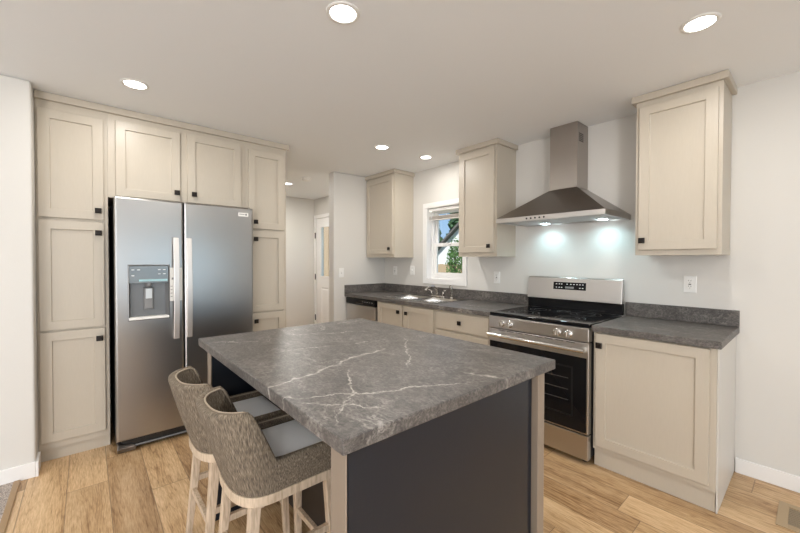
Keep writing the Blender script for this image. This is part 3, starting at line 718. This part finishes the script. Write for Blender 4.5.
bm = new(); box(bm, -.284, .911, -2.244, -1.67, .10, IZ); obj('body', io(bm), M_cabin, isl)
obj('face_frame', io(holes(new(), -.345, .958, .10, IZ, [(-.31, .10, .14, .84), (.14, .50, .14, .84), (.54, .92, .14, .84)], lambda b, a, q, e, f: box(b, a, q, -1.648, -1.630, e, f))), M_cab, isl)
obj('toe_board', io(bx(-.284, .911, -1.69, -1.675, .001, .099)), M_cab, isl)
for a, b in ((-.335, .115), (.125, .515), (.525, .945)):
    bm = shaker(a, b, .13, .855, 0)
    bmesh.ops.transform(bm, matrix=Matrix.Translation((a+b, 0, 0)) @ Matrix.Rotation(PI, 4, 'Z'), verts=bm.verts)
    o = obj('door', io(shift(bm, 0, -1.6295, 0)), M_cab, isl)
    kb = lathe(new(), [(.008, 0), (.006, .014), (.015, .016), (.015, .026)], (b-.04, -1.6105, .78), 'y', 12); obj('knob', io(kb), M_knob, o)
single('island_countertop', shift(bx(-.434, .992, -2.6352, -1.6006, .8745, .9140), -.28, 2.1, -.8745), M_stone_i, 'large grey veined countertop on the island', 'countertop', (.28, -2.1, .8745), bevel=.004)

# ------------------------------------------------------------------ bar stools (local: faces +y)
def u_curve(a, yf, y0, b, n=2.7, k=14):
    """plan curve from front right round the back to front left"""
    pts = [(a, yf+(y0-yf)*i/6) for i in range(6)]
    for i in range(2*k+1):
        t = PI*i/(2*k); c, s = math.cos(t), math.sin(t)
        pts.append((a*math.copysign(abs(c)**(2/n), c), y0-b*abs(s)**(2/n)))
    pts += [(-a, y0+(yf-y0)*(i+1)/6) for i in range(6)]
    return pts
def stool(label, loc):
    r = thing('bar_stool', label, 'bar stool', loc, 0, 'woven bar stools at the island')
    ZB, ZA, ZT, YFR = .530, .636, .824, .215
    B = u_curve(.178, YFR, -.03, .125); Tp = u_curve(.188, YFR, -.045, .192)
    n = len(B); rows = []; uv = []
    def height(p):
        t = min(1, max(0, (-.035-p[1])/.095)); t = t*t*(3-2*t); return ZA+(ZT-ZA)*t
    bm = new(); uvl = bm.loops.layers.uv.new('UVMap'); th = .030; prof = []
    for i in range(n):
        b, t = Vector(B[i]), Vector(Tp[i]); hz = height(Tp[i])
        a_, c_ = Vector(Tp[max(0, i-1)]), Vector(Tp[min(n-1, i+1)]); tg = (c_-a_).normalized(); nrm = Vector((tg.y, -tg.x))   # outward?
        if nrm.dot(t - Vector((0, .02))) < 0: nrm = -nrm
        kk = (hz-ZB)/(ZT-ZB); col = []
        def P(q, off, z):
            base_ = b.lerp(t, q*kk) ; return (base_.x-nrm.x*off, base_.y-nrm.y*off, z)
        for q in (0, .2, .4, .6, .8): col.append((P(q, -.004*math.sin(PI*q), ZB+(hz-.012-ZB)*q), q))
        for a in range(7):                        # rounded rim
            ang = PI*a/6; col.append((P(1, th/2-th/2*math.cos(ang), hz-.012+.013*math.sin(ang)), 1+a*.04))
        for q in (.8, .5, .2, 0): col.append((P(q, th, ZB+.004+(hz-.012-ZB)*q), 1.3+(1-q)))
        prof.append(col)
    L = [0]
    for i in range(1, n): L.append(L[-1]+(Vector(Tp[i])-Vector(Tp[i-1])).length)
    V = [[bm.verts.new(p) for p, _ in c] for c in prof]; m_ = len(V[0])
    for i in range(n-1):
        for j in range(m_-1):
            f = bm.faces.new((V[i][j], V[i+1][j], V[i+1][j+1], V[i][j+1]))
            for lp, (ii, jj) in zip(f.loops, ((i, j), (i+1, j), (i+1, j+1), (i, j+1))): lp[uvl].uv = (L[ii], prof[ii][jj][1]*.25)
    bm.faces.new(V[0]); bm.faces.new(V[-1][::-1])
    obj('woven_back', bm, M_weave, r, smooth=True)
    pip = [(x*.998, y_, height((x, y_))-.004) for x, y_ in u_curve(.159, YFR-.01, -.045, .164)]
    obj('piping', tube(new(), pip, .004, 6), M_pipe, r, smooth=True)
    # cushion: U-shaped plan inside the shell, crowned top
    C0 = u_curve(.150, YFR-.004, -.03, .100)
    def inset(d, z): return [(x*(1-d/.15), (y_-.05)*(1-d/.17)+.05, z) for x, y_ in C0]
    obj('seat_cushion', loops(new(), [inset(0, .540), inset(0, .594), inset(.006, .606), inset(.02, .615), inset(.06, .621), inset(.11, .624)]), M_cush, r, smooth=True)
    # apron ring
    A1 = u_curve(.180, YFR+.005, -.03, .128); A0 = u_curve(.155, YFR-.015, -.03, .103)
    bm = new(); o1 = [(x, y_) for x, y_ in A1]
    loops(bm, [[(x, y_, .494) for x, y_ in o1], [(x, y_, .528) for x, y_ in o1]]); obj('apron', bm, M_pwood, r, bevel=.002)
    legs = {}
    for sx_, sy_ in ((1, 1), (-1, 1), (1, -1), (-1, -1)):
        tx, ty = .142*sx_, (.185 if sy_ > 0 else -.098); bx_, by_ = tx+.022*sx_, ty+(.018 if sy_ > 0 else -.045)
        legs[(sx_, sy_)] = ((tx, ty, .494), (bx_, by_, .0005))
        obj('leg', beam(new(), (bx_, by_, .0005), (tx, ty, .4935), .024, .036), M_pwood, r, bevel=.003)
    def on(k, z):
        a, b = legs[k]; t = (a[2]-z)/(a[2]-b[2]); return tuple(a[i]+(b[i]-a[i])*t for i in range(2)) + (z,)
    for k1, k2, z in (((1, 1), (-1, 1), .19), ((1, -1), (-1, -1), .24), ((1, 1), (1, -1), .29), ((-1, 1), (-1, -1), .29)):
        obj('stretcher', bar(new(), on(k1, z), on(k2, z), .018, .026), M_pwood, r, bevel=.002)
    return r
s1 = stool('woven bar stool nearer the camera, tucked under the island corner', (.312, -2.553, 0))
s2 = copy_tree(s1); s2.location = (-.073, -2.582, 0); s2['label'] = 'woven bar stool nearer the fridge, partly behind the other stool'

# ------------------------------------------------------------------ ceiling lights, smoke detector
def downlight(x, y, label, r=.058, power=1.0):
    t = thing('ceiling_light', label, 'ceiling light', (x, y, H), 0, 'recessed ceiling downlights')
    obj('trim_ring', lathe(new(), [(r+.016, -.0008), (r+.014, -.005), (r, -.006), (r-.002, -.0008)], n=36, cap=False), M_white, t, smooth=True)
    obj('diffuser', lathe(new(), [(r-.002, -.0008), (r-.004, -.0045)], n=36), M_lamp, t)
    ld = bpy.data.lights.new('downlight', 'AREA'); ld.shape = 'DISK'; ld.size = 2*r-.02; ld.energy = LAMP*power; ld.color = LAMP_COL
    lo = bpy.data.objects.new('downlight', ld); C.objects.link(lo); lo.parent = t; lo.location = (0, 0, -.0075)
downlight(.330, -2.220, 'round recessed ceiling light above the island')
downlight(1.340, -.957, 'round recessed ceiling light in front of the right wall cabinet', power=.8)
downlight(-1.059, -2.844, 'round recessed ceiling light in front of the fridge', power=.6)
downlight(-1.034, -.936, 'left one of two ceiling lights near the sink, farther from the window')
downlight(-.995, -.382, 'right one of two ceiling lights near the sink, closest to the window', .054, .35)
downlight(-3.206, -.921, 'small ceiling light in the hallway beyond the pantry', .056, 2.6)
downlight(2.6, -2.3, 'added unseen ceiling light over the dining side, right of the camera')  # invented light out of view, added to brighten the room
for x, y, l in ((.2, -4.6, 'added unseen ceiling light behind the camera near the pantry wall'), (2.9, -4.6, 'added unseen ceiling light behind the camera near the right windows'), (.2, -6.3, 'added unseen ceiling light by the left rear window'), (2.9, -6.3, 'added unseen ceiling light by the right rear window')): downlight(x, y, l)  # more invented lights out of view, added for brightness
sm = thing('smoke_detector', 'small white smoke detector on the hallway ceiling', 'smoke detector', (-2.722, -.886, H))
obj('base', lathe(new(), [(.066, -.0008), (.066, -.012), (.060, -.014)], n=28), M_white, sm)
obj('cover', lathe(new(), [(.058, -.0142), (.054, -.030), (.040, -.036), (.015, -.037)], n=28), M_white, sm, smooth=True)

# ------------------------------------------------------------------ outlets and switches
def plate(name, label, cat, loc, rotz, kind, group):
    t = thing(name, label, cat, loc, rotz, group)
    obj('plate', loops(new(), [rect(-.036, .036, -.058, .058, -.0006), rect(-.036, .036, -.058, .058, -.003), rect(-.036, .036, -.058, .058, -.0055, .004)]), M_white, t)
    if kind == 'outlet':
        obj('socket_face', bx(-.0165, .0165, -.008, -.0055, -.034, .034), M_white, t, bevel=.002)
        bm = new()
        for z in (-.019, .019):
            for x in (-.006, .006): box(bm, x-.0013, x+.0013, -.0086, -.0079, z+.002, z+.010)
            box(bm, -.002, .002, -.0086, -.0079, z-.008, z-.004)
        obj('socket_slot', bm, M_slot, t)
        bm = new(); box(bm, -.007, .007, -.009, -.008, -.0035, .0035); obj('test_button', bm, M_slot, t)
    else:
        o = obj('toggle', bx(-.005, .005, -.016, -.0055, -.002, .014), M_white, t, bevel=.001)
        bm = new(); box(bm, -.0045, .0045, -.0066, -.005, -.0135, .0135); obj('toggle_slot', bm, M_lgrey, t)
    return t
plate('wall_outlet', 'white wall outlet right of the range, under the right wall cabinet', 'outlet', (1.142, 0, 1.168), 0, 'outlet', 'white wall outlets')
plate('wall_outlet', 'white wall outlet under the cabinet between window and hood', 'outlet', (-.378, 0, 1.158), 0, 'outlet', 'white wall outlets')
plate('wall_outlet', 'white wall outlet under the corner wall cabinet', 'outlet', (-1.945, 0, 1.190), 0, 'outlet', 'white wall outlets')
plate('light_switch', 'white light switch on the wall just left of the window', 'light switch', (-1.612, 0, 1.200), 0, 'switch', 'white light switches')
plate('light_switch', 'white light switch on the short wall end by the hallway', 'light switch', (SW, -.690, 1.172), PI/2, 'switch', 'white light switches')

# ------------------------------------------------------------------ floor register
fv = thing('floor_register', 'wood-toned floor vent register near the right baseboard', 'floor vent', (1.735, -.335, 0))
obj('frame', holes(new(), -.155, .155, -.135, .135, [(-.115, .115, -.095, .095)], lambda b, a, q, e, f: box(b, a, q, e, f, .0005, .006)), M_vent, fv, bevel=.001)
bm = new()
for i in range(10): box(bm, -.1145, .1145, -.092+i*.0185, -.080+i*.0185, .001, .0048)
obj('louver', bm, M_ventd, fv)

# ------------------------------------------------------------------ outside the kitchen window
M_grass = mat('lawn', (.10, .16, .045), .9); M_leaf = mat('leaf_green', (.07, .15, .035), .8); M_fir = mat('fir_green', (.035, .085, .035), .8)
M_bark = mat('bark', (.10, .07, .05), .9); M_siding = mat('white_siding', (.72, .73, .74), .6); M_roof = mat('grey_shingles', (.12, .11, .105), .8); M_fence = mat('weathered_fence', (.42, .30, .20), .8)
struct('ground', bx(-60, 30, .2, 70, -.7, -.6), M_grass)
nh = thing('neighbor_house', 'white gabled house seen through the kitchen window', 'house', (-11.3, 17.0, -.6), 0)
bm = new(); box(bm, -3.0, 3.0, -3, 3, 0, 2.5)
loops(bm, [[(-3.0, y_, 2.5), (3.0, y_, 2.5), (0, y_, 4.9)] for y_ in (-3, 3)]); obj('wall', bm, M_siding, nh)
for s in (-1, 1): obj('roof', loops(new(), [[(s*3.4, y_, 2.20), (0, y_, 4.92), (0, y_, 5.06), (s*3.4, y_, 2.34)] for y_ in (-3.3, 3.3)]), M_roof, nh)
obj('window', bx(1.2, 2.2, -3.05, -2.99, .9, 2.0), M_slot, nh)
fe = thing('wooden_fence', 'brown board fence seen through the lower window sash', 'fence', (-11.5, 12.0, -.6), 0)
bm = new()
for i in range(40): box(bm, -5+i*.25, -4.76+i*.25, -.012, .012, .05, 1.70+.02*(i % 2))
obj('board_panel', bm, M_fence, fe)
for i in range(5): obj('post', bx(-5.05+i*2.4, -4.95+i*2.4, .02, .12, 0, 1.78), M_fence, fe)
def tree(name, label, loc, h, rad, conifer):
    t = thing(name, label, 'tree', loc, 0, None)
    obj('trunk', tube(new(), [(0, 0, 0), (0, 0, h*.5), (0, 0, h*.8)], [.10*h/4, .07*h/4, .02], 8), M_bark, t)
    bm = new(); rnd = random.Random(hash(label) % 1000 if False else len(label)*7)
    for i in range(1500):
        if conifer:
            z = rnd.uniform(.12, 1)**1.0; R = rad*(1.02-z)*(.75+.25*math.sin(z*40)); a = rnd.uniform(0, 2*PI); rr = R*math.sqrt(rnd.uniform(.25, 1)); p = Vector((rr*math.cos(a), rr*math.sin(a), h*z))
        else:
            while True:
                p = Vector((rnd.uniform(-1, 1), rnd.uniform(-1, 1), rnd.uniform(-1, 1)))
                if .35 < p.length < 1: break
            p *= 1+.15*math.sin(5*p.x+3*p.z); p = Vector((p.x*rad, p.y*rad, h*.62+p.z*h*.38))
        s = rad*rnd.uniform(.09, .17); d1 = Vector((rnd.gauss(0, 1), rnd.gauss(0, 1), rnd.gauss(0, 1))).normalized(); d2 = d1.orthogonal().normalized()
        d3 = d1.cross(d2)
        bm.faces.new([bm.verts.new(p+q) for q in (d1*s, d2*s*.5, -d1*s, -d2*s*.5)])
    obj('foliage', bm, M_fir if conifer else M_leaf, t)
tree('round_tree', 'leafy green tree in front of the white house outside the window', (-9.45, 10.0, -.6), 3.0, .40, False)
tree('fir_tree', 'tall dark conifer beyond the white house outside the window', (-23.1, 26, -.6), 8.6, 2.0, True)
tree('fir_tree', 'second conifer left of the tall one outside the window', (-27.6, 28, -.6), 6.4, 2.2, True)
po = thing('backdrop_shed', 'pale shed with brown trim added outside the front door glass', 'shed', (-14.15, 6.5, -.6), 0)  # made-up shed; its sunlit front brightens the door glass
obj('wall', bx(-2.2, .0, -.9, .9, 0, 4.2), M_siding, po); obj('corner_board', bx(.001, .60, -.9, .9, 0, 4.2), M_fence, po)
obj('roof', loops(new(), [[(x, -1.1, 4.201), (x, 1.1, 4.201), (x, 0, 5.0)] for x in (-2.4, .8)]), M_roof, po)
